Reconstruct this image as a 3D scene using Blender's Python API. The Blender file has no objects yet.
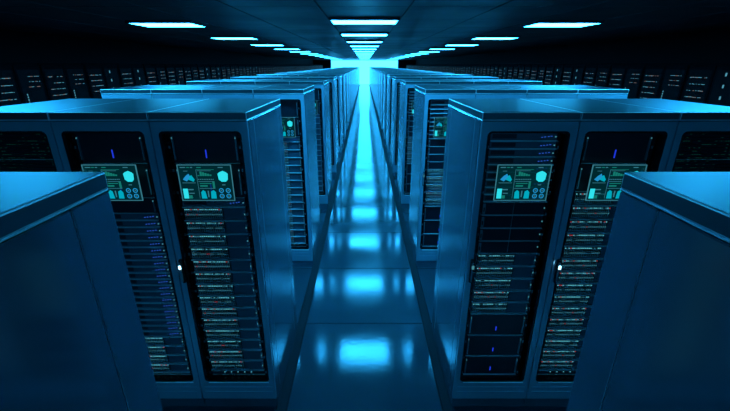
import bpy, bmesh, math, random
from mathutils import Vector, Matrix
random.seed(7)
scene = bpy.context.scene
COL = scene.collection

# ------------------------------------------------------------------ dimensions (metres)
CAM_H = 2.72
CEIL = 3.42
AISLE = 0.735          # half width of the central aisle
RW, RD, RH = 0.614, 1.02, 2.41
ROW0, PITCH, NROWS = 2.40, 2.37, 24
END = 60.0
ZS = 1.0145            # the racks are 2.445 m tall

# ------------------------------------------------------------------ materials
def mat(name, base=(.1, .1, .1), metallic=0.0, rough=0.5, spec=0.5, emit=None, strength=0.0, noise=None, bump=None):
    m = bpy.data.materials.new(name); m.use_nodes = True
    nt = m.node_tree; b = nt.nodes['Principled BSDF']
    b.inputs['Base Color'].default_value = (*base, 1)
    b.inputs['Metallic'].default_value = metallic
    b.inputs['Roughness'].default_value = rough
    b.inputs['Specular IOR Level'].default_value = spec
    if emit:
        b.inputs['Emission Color'].default_value = (*emit, 1)
        b.inputs['Emission Strength'].default_value = strength
    if noise or bump:
        tc = nt.nodes.new('ShaderNodeTexCoord')
    if noise:
        scale, lo, hi = noise
        n = nt.nodes.new('ShaderNodeTexNoise'); n.inputs['Scale'].default_value = scale
        n.inputs['Detail'].default_value = 5
        nt.links.new(tc.outputs['Object'], n.inputs['Vector'])
        mr = nt.nodes.new('ShaderNodeMapRange')
        mr.inputs['From Min'].default_value = .3; mr.inputs['From Max'].default_value = .7
        mr.inputs['To Min'].default_value = lo; mr.inputs['To Max'].default_value = hi
        nt.links.new(n.outputs['Fac'], mr.inputs['Value'])
        nt.links.new(mr.outputs['Result'], b.inputs['Roughness'])
        mx = nt.nodes.new('ShaderNodeMix'); mx.data_type = 'RGBA'
        mx.inputs[6].default_value = (*[c * .82 for c in base], 1)
        mx.inputs[7].default_value = (*[min(1, c * 1.15) for c in base], 1)
        nt.links.new(n.outputs['Fac'], mx.inputs[0])
        nt.links.new(mx.outputs[2], b.inputs['Base Color'])
    if bump:
        scale, dist = bump
        n2 = nt.nodes.new('ShaderNodeTexNoise'); n2.inputs['Scale'].default_value = scale
        nt.links.new(tc.outputs['Object'], n2.inputs['Vector'])
        bp = nt.nodes.new('ShaderNodeBump'); bp.inputs['Distance'].default_value = dist
        bp.inputs['Strength'].default_value = .5
        nt.links.new(n2.outputs['Fac'], bp.inputs['Height'])
        nt.links.new(bp.outputs['Normal'], b.inputs['Normal'])
    return m

LIGHTC = (0.021, 0.44, 1.0)
M = {}
M['rack'] = mat('brushed_blue_steel', (.30, .43, .52), .75, .15, .5, noise=(.9, .13, .18))
M['cap'] = mat('rack_top_steel', (.095, .165, .19), .92, .42, .3)
M['door'] = mat('brightened_door_frame', (.46, .66, .78), .45, .24, .5)  # lighter copy of the rack steel, standing in for light on the fronts
M['edge'] = mat('edge_highlight', (.95, .97, 1.0), .75, .5)  # near-white colour puts the bright rim highlights into the cabinet edges
M['seam'] = mat('dark_seam', (.006, .010, .014), 0, .6)
M['inside'] = mat('black_interior', (.006, .010, .014), .1, .5)
M['bezel'] = mat('black_bezel', (.010, .016, .02), .3, .25)
M['unit'] = mat('server_face', (.09, .14, .18), .3, .4)
M['unit_dark'] = mat('server_face_black', (.014, .026, .038), .3, .32)
M['lip'] = mat('server_lip', (.8, .92, .95), .3, .4)
M['port'] = mat('port_metal', (.75, .9, .88), .4, .45)
M['hole'] = mat('port_hole', (.003, .004, .005), 0, .8, .1)
M['rail'] = mat('rail_steel', (.35, .5, .55), .8, .3)
def em(name, c, s): M[name] = mat(name, (0, 0, 0), 0, .5, 0, c, s)
em('led_teal', (.16, .75, .85), .85)
em('led_dim', (.10, .45, .55), .5)
em('led_red', (1.0, .06, .08), .55)
em('led_blue', (.04, .16, .9), .5)
em('led_bar', (.02, .06, 1.0), .7)
em('led_white', (.35, .8, 1.0), 4.0)
em('led_green', (.02, .5, .35), .10)
em('screen_cyan', (.0, .65, .85), .6)
em('screen_bright', (.03, .8, .9), .95)
em('screen_green', (.02, .55, .45), .32)
em('screen_blue', (.02, .40, .85), .7)
em('screen_line', (.10, .50, .66), .36)
em('outer_led', (.14, .52, .70), .55)
em('outer_led_warm', (.55, .40, .38), .4)
M['lamp'] = mat('lamp_diffuser', (.5, .5, .5), 0, .5, 0, LIGHTC, 40.0)
M['lamp_side'] = M['lamp']
M['lamp_frame'] = mat('lamp_housing', (.10, .16, .2), .5, .4)
M['portal'] = mat('lit_glazing', (.2, .3, .35), 0, .3, .5, (.03, .46, 1.0), 7.0)
M['floor'] = mat('polished_floor_panel', (.03, .066, .085), .0, .10, .6, noise=(1.6, .08, .15), bump=(22, .0011))
M['gutter'] = mat('floor_gap', (.010, .018, .022), 0, .75, .2)
M['ceiling'] = mat('ceiling_panel', (.025, .05, .058), .2, .3, .5, noise=(.8, .28, .45))
M['ceil_seam'] = mat('ceiling_joint', (.004, .006, .008), 0, .6)
M['wall'] = mat('dark_wall', (.004, .006, .008), .0, .8, .12)
M['outer'] = mat('outer_cabinet', (.0015, .0025, .0035), .0, .9, .04)

# translucent display pane
m = bpy.data.materials.new('display_pane'); m.use_nodes = True; nt = m.node_tree
for n in list(nt.nodes): nt.nodes.remove(n)
out = nt.nodes.new('ShaderNodeOutputMaterial'); mx = nt.nodes.new('ShaderNodeMixShader')
tr = nt.nodes.new('ShaderNodeBsdfTransparent'); e = nt.nodes.new('ShaderNodeEmission')
tr.inputs[0].default_value = (.75, .9, .95, 1)
e.inputs[0].default_value = (.0, .33, .42, 1); e.inputs[1].default_value = .08
mx.inputs[0].default_value = .55
nt.links.new(tr.outputs[0], mx.inputs[1]); nt.links.new(e.outputs[0], mx.inputs[2]); nt.links.new(mx.outputs[0], out.inputs[0])
M['pane'] = m

# ------------------------------------------------------------------ mesh builder
class MB:
    def __init__(s): s.v = []; s.f = []; s.mi = []; s.mats = []
    def mid(s, k):
        if k not in s.mats: s.mats.append(k)
        return s.mats.index(k)
    def quad(s, pts, k):
        n = len(s.v); s.v += [tuple(p) for p in pts]; s.f.append(tuple(range(n, n + len(pts)))); s.mi.append(s.mid(k)); return s
    def box(s, x0, x1, y0, y1, z0, z1, k):
        n = len(s.v)
        s.v += [(x0,y0,z0),(x1,y0,z0),(x1,y1,z0),(x0,y1,z0),(x0,y0,z1),(x1,y0,z1),(x1,y1,z1),(x0,y1,z1)]
        for q in ((0,3,2,1),(4,5,6,7),(0,1,5,4),(1,2,6,5),(2,3,7,6),(3,0,4,7)):
            s.f.append(tuple(n+i for i in q)); s.mi.append(s.mid(k))
        return s
    def bbox(s, x0, x1, y0, y1, z0, z1, k, r=.006, edge=None, seg=2):
        """box with rounded edges; edge names another material for the rounded strips"""
        bm = bmesh.new(); bmesh.ops.create_cube(bm, size=1)
        for v in bm.verts:
            v.co = Vector(((x0+x1)/2 + v.co.x*(x1-x0), (y0+y1)/2 + v.co.y*(y1-y0), (z0+z1)/2 + v.co.z*(z1-z0)))
        old = set()
        bmesh.ops.bevel(bm, geom=bm.edges[:], offset=r, segments=seg, profile=.5, affect='EDGES')
        bm.normal_update()
        n = len(s.v); bm.verts.index_update(); s.v += [tuple(v.co) for v in bm.verts]
        for f in bm.faces:
            flat = max(abs(c) for c in f.normal) > .999
            s.f.append(tuple(n+v.index for v in f.verts)); s.mi.append(s.mid(k if flat or not edge else edge))
        bm.free(); return s
    def prism(s, pts, y0, y1, k, plane='xz'):
        """polygon in x,z extruded along y (pts anticlockwise seen from -y)"""
        n = len(s.v); N = len(pts)
        s.v += [(p[0], y0, p[1]) for p in pts] + [(p[0], y1, p[1]) for p in pts]
        i = s.mid(k)
        s.f.append(tuple(range(n, n+N))); s.mi.append(i)
        s.f.append(tuple(range(n+2*N-1, n+N-1, -1))); s.mi.append(i)
        for a in range(N):
            b = (a+1) % N
            s.f.append((n+a, n+N+a, n+N+b, n+b)); s.mi.append(i)
        return s
    def ring(s, outer, inner, y0, y1, k, ki=None):
        """frame between two equal length outlines in x,z, from y0 (front) to y1"""
        n = len(s.v); N = len(outer)
        for y in (y0, y1):
            s.v += [(p[0], y, p[1]) for p in outer]; s.v += [(p[0], y, p[1]) for p in inner]
        i = s.mid(k); j = s.mid(ki or k)
        for a in range(N):
            b = (a+1) % N
            s.f.append((n+a, n+b, n+N+b, n+N+a)); s.mi.append(i)
            s.f.append((n+2*N+b, n+2*N+a, n+3*N+a, n+3*N+b)); s.mi.append(i)
            s.f.append((n+b, n+a, n+2*N+a, n+2*N+b)); s.mi.append(i)
            s.f.append((n+N+a, n+N+b, n+3*N+b, n+3*N+a)); s.mi.append(j)
        return s
    def mesh(s, name):
        me = bpy.data.meshes.new(name); me.from_pydata(s.v, [], s.f)
        for k in s.mats: me.materials.append(M[k])
        me.polygons.foreach_set('material_index', s.mi); me.update()
        return me

def link(name, me, parent=None, loc=(0, 0, 0)):
    o = bpy.data.objects.new(name, me); COL.objects.link(o); o.location = loc
    if parent: o.parent = parent
    return o
def tag(o, label=None, cat=None, group=None, kind=None):
    if label: o['label'] = label
    if cat: o['category'] = cat
    if group: o['group'] = group
    if kind: o['kind'] = kind
    return o
def kids(o, tree): return tree.get(o, [])
def copy_tree(o, parent=None):
    c = o.copy(); COL.objects.link(c)
    if parent: c.parent = parent
    for ch in list(o.children): copy_tree(ch, c)
    return c

def rrect(x0, x1, z0, z1, r, n=5):
    pts = []
    for cx, cz, a0 in ((x1-r, z0+r, -90), (x1-r, z1-r, 0), (x0+r, z1-r, 90), (x0+r, z0+r, 180)):
        for i in range(n+1):
            a = math.radians(a0 + 90*i/n); pts.append((cx + r*math.cos(a), cz + r*math.sin(a)))
    return pts
def rect_like(x0, x1, z0, z1, n=5):
    """square cornered outline with the same point count as rrect"""
    pts = []
    for cx, cz in ((x1, z0), (x1, z1), (x0, z1), (x0, z0)):
        pts += [(cx, cz)] * (n+1)
    return pts

# ------------------------------------------------------------------ rack pieces (local: x across, y=0 front, z=0 base)
H2 = RW/2
OX, OZ0, OZ1 = .262, .285, 2.295        # door opening
UX0, UX1 = -.222, .214                  # equipment left and right edge
UY = .062                               # equipment face

def body_mesh():
    b = MB(); t = .022
    for s in (-1, 1):
        x0, x1 = (-H2, -H2+t) if s < 0 else (H2-t, H2)
        # side panel in three bays with fine seams between them
        for (ya, yb) in ((.030, .150), (.1535, .868), (.8715, RD-.004)):
            b.bbox(x0, x1, ya, yb, .105, RH-.056, 'rack', .003, None, 1)
        xi0, xi1 = (x0+.006, x1) if s < 0 else (x0, x1-.006)
        b.box(xi0, xi1, .02, RD-.01, .10, RH-.05, 'seam')
        for ys_ in (.15175, .86975):
            b.box(x0+(.0005 if s < 0 else .01), x1-(.01 if s < 0 else .0005), ys_-.0012, ys_+.0012, .12, RH-.06, 'rail')
    # back panel, base and plinth
    b.bbox(-H2+t, H2-t, RD-.024, RD-.002, .105, RH-.056, 'rack', .003, None, 1)
    b.bbox(-H2+.004, H2-.004, .012, RD-.004, .0, .095, 'rack', .004, None, 1)
    b.box(-H2+.01, H2-.01, .018, RD-.008, .094, .107, 'seam')
    # dark lining
    b.box(-H2+t, H2-t, .42, .44, .105, RH-.06, 'inside')
    b.box(-H2+t, H2-t, .03, .43, .105, .27, 'inside')
    b.box(-H2+t, H2-t, .03, .43, OZ1+.005, RH-.06, 'inside')
    for s in (-1, 1):
        b.box(min(s*(H2-t), s*(UX1+.045)), max(s*(H2-t), s*(UX1+.045)), .05, .43, .20, OZ1+.01, 'inside')
    return b.mesh('cabinet_body')
def cap_mesh():
    b = MB()
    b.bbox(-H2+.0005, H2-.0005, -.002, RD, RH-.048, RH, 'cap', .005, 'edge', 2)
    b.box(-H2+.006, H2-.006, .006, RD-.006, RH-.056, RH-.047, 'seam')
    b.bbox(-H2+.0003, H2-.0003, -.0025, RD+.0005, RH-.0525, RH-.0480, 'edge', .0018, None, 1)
    return b.mesh('top_cover')
def door_mesh():
    b = MB()
    b.ring(rect_like(-H2+.003, H2-.003, .105, RH-.057), rrect(-OX, OX, OZ0, OZ1, .03), 0, .026, 'door', 'bezel')
    b.ring(rrect(-OX, OX, OZ0, OZ1, .03), rrect(-OX+.014, OX-.014, OZ0+.012, OZ1-.014, .022), .006, .050, 'bezel')
    # lower kick area: two shallow ribs
    for z in (.175, .222): b.bbox(-.28, .28, -.004, .004, z, z+.010, 'door', .002, None, 1)
    # bright sill below the opening
    b.bbox(-.235, OX-.004, -.005, .02, OZ0-.013, OZ0-.004, 'edge', .003, None, 1)
    # perforated strips either side of the opening
    return b.mesh('door')
def handle_mesh():
    b = MB(); x = -.272
    b.bbox(x-.010, x+.012, -.022, .0, 1.215, 1.40, 'bezel', .005, None, 2)
    b.bbox(x-.006, x+.006, -.036, -.020, 1.23, 1.385, 'rail', .005, None, 2)
    return b.mesh('door_handle')
def lockled_mesh(k='led_white'):
    b = MB(); x = -.272
    b.bbox(x-.008, x+.010, -.040, -.034, 1.335, 1.365, k, .004, None, 1)
    return b.mesh('lock_light')
def rail_mesh(side):
    b = MB(); x0, x1 = (UX0-.024, UX0-.002) if side < 0 else (UX1+.002, UX1+.022)
    b.box(x0, x1, UY-.006, UY+.02, .30, 2.285, 'bezel')
    for i in range(38):
        z = .32 + i*.0515
        b.box(x0+.004, x1-.006, UY-.010, UY-.005, z, z+.018, 'hole' if i % 3 else 'rail')
    return b.mesh('mounting_rail')

def unit(z0, z1, kind, var=0):
    """returns (body mesh, light mesh or None) of one rack unit from z0 to z1; local z from 0"""
    rnd = random.Random(var*31 + int(z0*100))
    h = z1 - z0; b = MB(); l = MB(); g = .0025
    face = {'slim': 'unit', 'ports': 'unit', 'dark': 'unit_dark', 'bay': 'unit_dark', 'blank': 'unit_dark', 'mesh': 'unit_dark', 'foot': 'unit_dark'}[kind]
    b.bbox(UX0, UX1, UY, .40, g, h-g, face, .0025, None, 1)
    if kind in ('slim', 'ports'):
        b.box(UX0, UX1, UY-.018, UY+.004, 0, .0055, 'lip')
    elif kind in ('bay', 'dark'):
        b.box(UX0, UX1, UY-.012, UY+.004, 0, .0040, 'lip')
    else:
        b.box(UX0, UX1, UY-.005, UY+.004, 0, .0030, 'port')
    if kind == 'slim':
        b.box(UX0+.012, UX0+.17, UY-.002, UY+.002, h*.28, h*.80, 'unit_dark')
        for i in range(4):
            z = h*(.38 + .04*i); x = UX1-.105 + i*.020 + rnd.uniform(-.003, .003)
            l.box(x, x+.010, UY-.004, UY-.001, z, z+.005, 'led_blue')
        l.box(UX1-.016, UX1-.008, UY-.005, UY-.001, h*.42, h*.42+.007, 'led_dim')
    if kind == 'ports':
        xe = UX0 + (UX1-UX0)*.64; n = 20; px = (xe-UX0-.016)/n
        b.box(UX0+.008, xe, UY-.004, UY+.002, h*.12, h*.90, 'unit_dark')
        for r, (za, zb) in enumerate(((.18, .44), (.56, .80))):
            for i in range(n):
                x = UX0+.012+i*px
                b.box(x, x+px*.70, UY-.009, UY-.003, h*za, h*zb, 'port')
                b.box(x+px*.12, x+px*.58, UY-.0096, UY-.0088, h*za+.003, h*zb-.004, 'hole')
        for i in range(n):
            x = UX0+.012+i*px
            r = rnd.random()
            k = 'led_red' if r < .13 else ('led_teal' if r < .62 else 'led_dim')
            if r < .9: l.box(x+px*.05, x+px*.60, UY-.011, UY-.008, h*.83, h*.83+.0045, k)
            r = rnd.random()
            if r < .85: l.box(x+px*.15, x+px*.55, UY-.011, UY-.008, h*.46, h*.46+.0045, 'led_red' if r < .06 else 'led_dim')
        b.box(UX1-.014, UX1-.004, UY-.010, UY, h*.2, h*.75, 'rail')
        l.box(UX1-.012, UX1-.006, UY-.013, UY-.009, h*.45, h*.56, 'led_dim')
    if kind == 'bay':       # two wide drive bays with a centre joint
        xm = UX0 + (UX1-UX0)*.5
        for xa, xb in ((UX0+.03, xm-.003), (xm+.003, UX1-.012)):
            b.bbox(xa, xb, UY-.006, UY+.002, h*.10, h*.90, 'unit_dark', .002, None, 1)
        b.box(xm-.002, xm+.001, UY-.005, UY, h*.05, h*.95, 'rail')
        b.box(UX0+.004, UX0+.020, UY-.010, UY, h*.12, h*.85, 'rail')
        b.box(UX0+.007, UX0+.014, UY-.013, UY-.009, h*.3, h*.6, 'hole')
        l.box(UX1-.009, UX1-.003, UY-.008, UY-.004, h*.5, h*.5+.009, 'led_dim')
    if kind in ('dark', 'blank'):
        if h > .12:
            l.box(-.008, -.001, UY-.005, UY-.001, h*.22 if kind == 'dark' else h*.18, h*.22+.035 if kind == 'dark' else h*.18+.055, 'led_bar')
        for s in (UX0+.008, UX1-.016):
            b.box(s, s+.008, UY-.012, UY, h*.12, h*.86, 'rail')
            l.box(s+.001, s+.007, UY-.015, UY-.011, h*.80, h*.80+.008, 'led_dim')
    if kind == 'foot':
        for i in range(5): l.box(-.12+i*.055, -.114+i*.055, UY-.004, UY-.001, h*.5, h*.5+.006, 'led_teal')
    if kind == 'mesh':
        for r in range(int(h/.022)):
            for i in range(26):
                x = UX0+.012+i*.0162
                b.box(x, x+.009, UY-.003, UY+.001, .010+r*.022, .018+r*.022, 'hole')
                if rnd.random() < .30: l.box(x, x+.006, UY-.005, UY-.001, .011+r*.022, .014+r*.022, 'led_green')
    return b, l

def seq(z, n, p, kind): return [(z-(i+1)*p, z-i*p, kind) for i in range(n)]
LAYOUT = {
 'A': [(2.074, 2.280, 'blank'), (1.834, 2.074, 'blank'), (1.768, 1.834, 'slim')] + seq(1.768, 14, .1012, 'ports') + [(.300, .350, 'foot')],
 'B': [(2.074, 2.280, 'blank'), (1.834, 2.074, 'blank'), (1.722, 1.834, 'blank')] + seq(1.722, 20, .0519, 'slim') + seq(.684, 4, .0885, 'ports') + [(.300, .329, 'foot')],
 'C': [(2.222, 2.280, 'slim')] + seq(2.222, 8, .0518, 'slim') + seq(1.8076, 4, .0987, 'bay') + seq(1.4128, 5, .1026, 'ports') + seq(.8998, 2, .203, 'dark') + [(.305, .4938, 'dark')],
 'D': [(2.074, 2.280, 'blank'), (1.880, 2.074, 'blank')] + seq(1.880, 15, .1018, 'ports') + [(.300, .352, 'foot')],
 'E': [(2.10, 2.280, 'mesh'), (1.88, 2.10, 'mesh'), (1.66, 1.88, 'blank')] + seq(1.66, 12, .1018, 'ports') + [(.300, .436, 'blank')],
}
NAMES = {'slim': 'slim_server', 'ports': 'port_server', 'bay': 'drive_bay', 'dark': 'storage_server', 'blank': 'blank_panel', 'mesh': 'perforated_panel', 'foot': 'vent_strip'}

def display_meshes():
    """the translucent status display and its graphics: x -.172..+.172, z 1.845..2.085"""
    x0, x1, z0, z1 = -.175, .172, 1.842, 2.082
    p = MB(); p.box(x0, x1, -.012, -.007, z0, z1, 'pane')
    f = MB()
    f.ring(rect_like(x0-.002, x1+.002, z0-.002, z1+.002), rect_like(x0+.002, x1-.002, z0+.002, z1-.002), -.014, -.006, 'screen_line')
    g = MB(); Y0, Y1 = -.0145, -.0125
    W, Hh = x1-x0, z1-z0
    def R(a, b, c, d, k): g.box(x0+a*W, x0+b*W, Y0, Y1, z0+c*Hh, z0+d*Hh, k)
    def poly(pts, k): g.prism([(x0+a*W, z0+b*Hh) for a, b in pts], Y0, Y1, k)
    # header dashes
    for a, w, k in ((.05, .10, 'screen_line'), (.17, .05, 'screen_green'), (.24, .04, 'screen_line'), (.36, .08, 'screen_green'), (.76, .09, 'screen_line')):
        R(a, a+w, .925, .945, k)
    # jointed machine shape, upper left
    poly([(.07, .60), (.14, .55), (.22, .66), (.19, .76), (.13, .70)], 'screen_blue')
    poly([(.17, .60), (.27, .54), (.29, .60), (.24, .72), (.21, .70)], 'screen_cyan')
    R(.05, .30, .50, .512, 'screen_line'); R(.10, .18, .83, .84, 'screen_line')
    # pale glow panel, lower left
    R(.04, .13, .06, .34, 'screen_bright'); R(.13, .20, .06, .15, 'screen_green'); R(.13, .24, .30, .33, 'screen_line'); R(.15, .25, .20, .22, 'screen_line')
    # middle charts
    R(.34, .345, .06, .88, 'screen_line'); R(.34, .68, .87, .88, 'screen_green'); [R(.36+.045*q, .36+.045*q+.036, .70, .72+.02*((q*5)%6), 'screen_green') for q in range(6)]; R(.36, .62, .84, .848, 'screen_line')
    for i in range(9): R(.36+i*.034, .36+i*.034+.02, .595, .615, 'screen_line')
    R(.36, .66, .54, .55, 'screen_line'); R(.62, .66, .36, .55, 'screen_green'); R(.38, .60, .48, .50, 'screen_green'); R(.38, .52, .40, .44, 'screen_green')
    R(.36, .66, .345, .355, 'screen_line')
    # two lobes with a gap, lower middle
    poly([(.38, .06), (.48, .06), (.46, .26), (.42, .30), (.38, .24)], 'screen_cyan')
    poly([(.56, .06), (.66, .06), (.66, .24), (.62, .30), (.57, .26)], 'screen_cyan')
    R(.505, .525, .10, .28, 'screen_line')
    # rounded shield, upper right
    poly([(.75, .60), (.80, .54), (.88, .54), (.92, .60), (.93, .76), (.90, .80), (.84, .84), (.77, .80), (.74, .76)], 'screen_bright')
    R(.80, .86, .44, .46, 'screen_line')
    # four small dials, lower right
    for cx, cz in ((.77, .13), (.90, .13), (.77, .29), (.90, .29)):
        ro, ri = .016, .011; o = []; q = []
        for i in range(12):
            a = i*math.pi/6; X = x0+cx*W; Z = z0+cz*Hh
            o.append((X+ro*math.cos(a), Z+ro*math.sin(a))); q.append((X+ri*math.cos(a), Z+ri*math.sin(a)))
        g.ring(o, q, Y0, Y1, 'screen_blue')
        g.box(X-.004, X+.004, Y0, Y1, Z-.004, Z+.004, 'screen_line')
    return p.mesh('display'), f.mesh('display_frame'), g.mesh('display_graphics')

ME = {'body': body_mesh(), 'cap': cap_mesh(), 'door': door_mesh(), 'handle': handle_mesh(), 'lock': lockled_mesh(), 'lock_dim': lockled_mesh('led_dim'),
      'rl': rail_mesh(-1), 'rr': rail_mesh(1)}
ME['pane'], ME['dframe'], ME['dgfx'] = display_meshes()
UC = {}
def unit_meshes(z0, z1, kind, i):
    key = (kind, round(z1-z0, 3), i % 4 if kind in ('ports', 'mesh') else 0)
    if key not in UC:
        b, l = unit(z0, z1, kind, key[2]+1)
        UC[key] = (b.mesh(NAMES[kind]), l.mesh('indicator_pattern') if l.f else None)
    return UC[key]

PROTO = {}
def make_rack(t, detail):
    root = bpy.data.objects.new('server_rack', None); COL.objects.link(root)
    root.empty_display_size = .2
    link('cabinet_body', ME['body'], root); link('top_cover', ME['cap'], root)
    d = link('door', ME['door'], root)
    if detail == 2:
        h = link('door_handle', ME['handle'], d); link('lock_light', ME['lock' if t in 'AD' else 'lock_dim'], d)
        link('mounting_rail', ME['rl'], root); link('mounting_rail', ME['rr'], root)
        for i, (z0, z1, k) in enumerate(LAYOUT[t]):
            b, l = unit_meshes(z0, z1, k, i)
            u = link(NAMES[k], b, root, (0, 0, z0))
            if l: link('indicator_pattern', l, u)
        if t != 'E':
            p = tag(link('display', ME['pane'], root), 'translucent cyan status display')
            link('display_frame', ME['dframe'], p); link('display_graphics', ME['dgfx'], p)
    else:
        key = 'eq'+t
        if key not in ME:
            B = MB()
            def add(mb, dz):
                n = len(B.v); B.v += [(x, y, z+dz) for x, y, z in mb.v]
                for f, mi in zip(mb.f, mb.mi): B.f.append(tuple(n+i for i in f)); B.mi.append(B.mid(mb.mats[mi]))
            for i, (z0, z1, k) in enumerate(LAYOUT[t]):
                b, l = unit(z0, z1, k, i % 4)
                add(b, z0); add(l, z0)
            ME[key] = B.mesh('server_stack')
        link('server_stack', ME[key], root)
        link('door_handle', ME['handle'], d)
        if t != 'E':
            p = link('display', ME['pane'], root); link('display_graphics', ME['dgfx'], p)
    return root

ORD = ['zeroth', 'first', 'second', 'third', 'fourth', 'fifth', 'sixth', 'seventh', 'eighth', 'ninth', 'tenth', 'eleventh', 'twelfth', 'thirteenth',
       'fourteenth', 'fifteenth', 'sixteenth', 'seventeenth', 'eighteenth', 'nineteenth', 'twentieth']
ORD += ['twenty-first', 'twenty-second', 'twenty-third', 'twenty-fourth', 'twenty-fifth']
TENS = {20: 'twenty', 30: 'thirty', 40: 'forty'}
def ordinal(n):

    if n <= 20: return ORD[n]
    t = n//10*10
    return TENS[t].replace('y', 'ieth') if n == t else TENS[t] + '-' + ORD[n-t]

TYPES = {-1: ['A', 'B', 'E', 'B'], 1: ['C', 'D', 'E', 'D']}
LOOK = {'A': 'blue steel rack, port servers below a cyan display', 'B': 'blue steel rack, slim blue-lit servers below a cyan display',
        'C': 'blue steel rack, cyan display over slim servers', 'D': 'blue steel rack, red-dotted port servers', 'E': 'dim rack with faintly green perforated panels'}
for k in range(-1, NROWS):
    y = ROW0 + PITCH*k - (.04 if k < 0 else 0)
    for s in (-1, 1):
        sd = 'left' if s < 0 else 'right'
        for c in range(4 if k >= 0 else 1):
            t = TYPES[s][c]; det = 2 if k < 6 else 1
            if k == 0 and c == 3: continue          # outside the picture
            key = (t, det)
            if key not in PROTO: PROTO[key] = r = make_rack(t, det)
            else: r = copy_tree(PROTO[key])
            r.location = (s*(AISLE + RW*(c+.5) + .003*c - (.02 if k < 0 else 0)), y, 0); r.scale = (1, 1, ZS)
            if k < 0:
                lab = f'large {sd} foreground cabinet, bright cyan top and dark glossy side cut by the frame'
            else:
                rowname = 'front row' if k == 0 else f'{ORD[k+1]} row'
                pos = 'beside the aisle' if c == 0 else f'{ORD[c+1]} from the aisle'
                lab = f'{LOOK[t]}, {sd} {rowname}, {pos}'
                w = len(lab.replace('-', '').split())
                if w > 16 or k >= 6:
                    short = 'blue steel server rack' if t != 'E' else 'dim steel server rack'
                    lab = f'{short}, {sd} side, {rowname}, {pos}'
            tag(r, lab, 'server rack', f'server racks in the {sd} rows' if k >= 0 else 'foreground cabinets')

# ------------------------------------------------------------------ dark outer racks along both walls
OXW, OPITCH, OH = 6.1, 1.19, 2.76
def outer_meshes(v):
    """local: front faces +x, width along y"""
    rnd = random.Random(v)
    w = 1.17; b = MB()
    b.bbox(-1.0, -.03, -w/2, w/2, 0, OH, 'outer', .006, None, 1)
    d = MB()
    for (ya, yb) in ((-w/2+.01, -.006), (.006, w/2-.01)):
        d.bbox(-.03, 0, ya, yb, .06, OH-.04, 'outer', .004, None, 1)
        d.box(-.002, .001, ya+.05, yb-.05, .2, OH-.12, 'hole')
    l = MB()
    def led(y, z, wy, hz, k='outer_led'): l.box(.003, .009, y, y+wy, z, z+hz, k)
    # door with rows of activity lights, other door with an upright light column
    for g in range(rnd.randint(4, 5)):
        zc = OH-.26 - g*.115
        n = 13
        for i in range(n):
            if rnd.random() < .8: led(-w/2+.10+i*.029, zc+rnd.uniform(-.003, .003), rnd.choice((.010, .018, .022)), .010, 'outer_led_warm' if rnd.random() < .3 else 'outer_led')
    yc = .09 + rnd.uniform(-.01, .03)
    if v % 3:
        for i in range(rnd.randint(9, 14)):
            led(yc+rnd.uniform(-.002, .002), OH-.56-i*.045, .016, .028)
        for g in range(3):
            for i in range(10):
                if rnd.random() < .75: led(yc+.10+i*.028, OH-.24-g*.09, .014, .009, 'outer_led_warm' if rnd.random() < .4 else 'outer_led')
    else:
        for i in range(3): led(yc+.12+.01*i, OH-.22-i*.19, .026, .055)
        for i in range(8):
            if rnd.random() < .7: led(yc+.12+i*.028, OH-.86, .016, .010)
    return b.mesh('cabinet_body'), d.mesh('doors'), l.mesh('indicator_pattern')
OUT = []
for v in range(5):
    a, b_, c_ = outer_meshes(v+3)
    r = bpy.data.objects.new('outer_server_cabinet', None)
    OUT.append((r, a, b_, c_))
N_OUT = 46
for s in (-1, 1):
    sd = 'left' if s < 0 else 'right'
    for i in range(N_OUT):
        r0, a, b_, c_ = OUT[(i*2 + (0 if s < 0 else 1)) % 5]
        r = bpy.data.objects.new('outer_server_cabinet', None); COL.objects.link(r)
        link('cabinet_body', a, r); link('doors', b_, r); link('indicator_pattern', c_, r)
        r.location = (s*OXW, 4.6 + i*OPITCH, 0); r.rotation_euler = (0, 0, 0 if s < 0 else math.pi)
        tag(r, f'black double server cabinet with tiny lights, {ordinal(i+1)} from the front along the {sd} wall', 'server cabinet', f'dark cabinets along the {sd} wall')
for r0, *_ in OUT: bpy.data.objects.remove(r0)

# ------------------------------------------------------------------ ceiling lamps
def lamp_meshes(w, d):
    f = MB()
    f.box(-w/2-.03, w/2+.03, -d/2-.03, d/2+.03, -.004, .03, 'lamp_frame')
    for a in ((-w/2-.03, w/2+.03, -d/2-.03, -d/2), (-w/2-.03, w/2+.03, d/2, d/2+.03), (-w/2-.03, -w/2, -d/2, d/2), (w/2, w/2+.03, -d/2, d/2)):
        f.box(*a, -.014, -.003, 'lamp_frame')
    p = MB(); p.bbox(-w/2, w/2, -d/2, d/2, -.012, -.0035, 'lamp', .002, None, 1)
    return f.mesh('lamp_housing'), p.mesh('diffuser')
lc, ls = lamp_meshes(1.05, .60), lamp_meshes(1.05, .66)
def lamp(x, y, ms, lab, grp):
    r = bpy.data.objects.new('ceiling_lamp', None); COL.objects.link(r)
    r.location = (x, y, CEIL-.031)
    link('lamp_housing', ms[0], r); link('diffuser', ms[1], r)
    tag(r, lab, 'ceiling lamp', grp)
CL = [6.87 + 2.85*i for i in (-4,)] + [6.87 + 2.85*i for i in range(-1, 18)]  # first entry is an unseen lamp, added behind the camera to light rack fronts
for i, y in enumerate(CL):
    n = i-1
    lab = f'glowing cyan ceiling panel over the aisle, {ordinal(n)} from the front' if n > 0 else \
        ['added ceiling panel over the aisle, unseen behind the camera', 'glowing ceiling panel over the aisle, just above the top edge of the picture'][i]
    lamp(0, y, lc, lab, 'lamps above the aisle')
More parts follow.
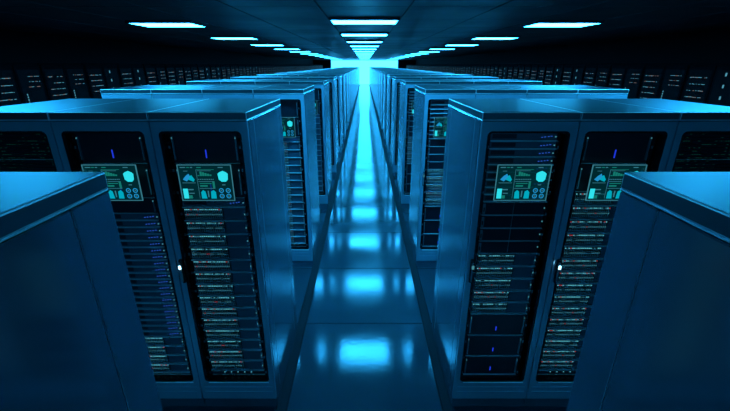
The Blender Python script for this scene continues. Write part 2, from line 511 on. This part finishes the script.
SL = [7.35 + 3.62*i for i in (-3,)] + [7.35 + 3.62*i for i in range(-1, 14)]  # first entry is added too: unseen side lamps that brighten the rack fronts
for s in (-1, 1):
    sd = 'left' if s < 0 else 'right'
    for i, y in enumerate(SL):
        n = i-1
        lab = f'glowing cyan panel in the {sd} line of ceiling lamps, {ordinal(n)} from the front' if n > 0 else \
            f'{["added unseen lamp behind the camera", "ceiling lamp just above the picture edge"][i]} in the {sd} line'
        lamp(s*3.45, y, ls, lab, f'lamps in the {sd} line')

# ------------------------------------------------------------------ room shell
XW, YB = 7.6, -6.0
def struct(name, me, loc=(0, 0, 0)):
    return tag(link(name, me, None, loc), kind='structure')
f = MB()
f.box(-XW, XW, YB, END+.5, -.12, -.012, 'gutter')
ys = []; y = 3.52 - 1.225*8
while y < END: ys.append(y); y += 1.225
xs = [(-.655, .655)]
x = .745
while x < XW: xs += [(x, min(x+1.225, XW)), (-min(x+1.225, XW), -x)]; x += 1.225
for y in ys:
    for (xa, xb) in xs:
        f.bbox(xa+.003, xb-.003, y+.003, min(y+1.222, END), -.03, 0, 'floor', .003, 'gutter', 1)
struct('floor', f.mesh('floor'))
for s, nm in ((-1, 'trim_1'), (1, 'trim_2')):
    t = MB(); t.bbox(min(s*.661, s*.739), max(s*.661, s*.739), YB, END, -.03, -.004, 'gutter', .003, None, 1)
    struct(nm, t.mesh(nm))
c = MB()
c.box(-XW, XW, YB, END+.5, CEIL+.012, CEIL+.2, 'ceil_seam')
cx = [-.58, .58]
x = .58
while x < XW: cx = [-(x+1.13)] + cx + [x+1.13]; x += 1.13
cx = [max(-XW, min(XW, a)) for a in cx]
y = YB
while y < END:
    for a, b_ in zip(cx, cx[1:]):
        c.bbox(a+.011, b_-.011, y+.004, y+1.421, CEIL, CEIL+.03, 'ceiling', .004, None, 1)
    y += 1.425
struct('ceiling', c.mesh('ceiling'))
for nm, a in (('wall_left', (-XW-.2, -XW, YB, END+.5, -.1, CEIL+.2)), ('wall_right', (XW, XW+.2, YB, END+.5, -.1, CEIL+.2)),
              ('wall_back', (-XW, XW, YB-.2, YB, -.1, CEIL+.2))):
    w = MB(); w.box(*a, 'wall'); struct(nm, w.mesh(nm))
PW = 5.0
w = MB()
w.box(-XW, -PW, END+.001, END+.5, 0, CEIL, 'wall'); w.box(PW, XW, END+.001, END+.5, 0, CEIL, 'wall')
struct('wall_far', w.mesh('wall_far'))
w = MB(); w.box(-PW, PW, END+.12, END+.2, 0, CEIL, 'portal')
wo = struct('window_1', w.mesh('window_1'))
w = MB(); 
for x in (-PW, PW-.05): w.box(x, x+.05, END+.02, END+.12, 0, CEIL, 'lamp_frame')
w.box(-PW, PW, END+.02, END+.12, CEIL-.06, CEIL, 'lamp_frame')
fr = link('window_frame', w.mesh('window_frame'), wo)

# ------------------------------------------------------------------ world, camera, view
wd = bpy.data.worlds.new('world'); scene.world = wd; wd.use_nodes = True
wd.node_tree.nodes['Background'].inputs[0].default_value = (0, 0, 0, 1)
cam = bpy.data.cameras.new('camera'); co = bpy.data.objects.new('camera', cam); COL.objects.link(co)
cam.sensor_width = 36; cam.lens = 36*378/730; cam.clip_start = .01; cam.clip_end = 200
co.location = (0, 0, CAM_H); co.rotation_euler = (math.radians(90-20.39), 0, 0)
cam.shift_x = .5/730
scene.camera = co
vs = scene.view_settings
vs.view_transform = 'Standard'; vs.look = 'None'; vs.gamma = 1; vs.use_curve_mapping = False; vs.exposure = 0
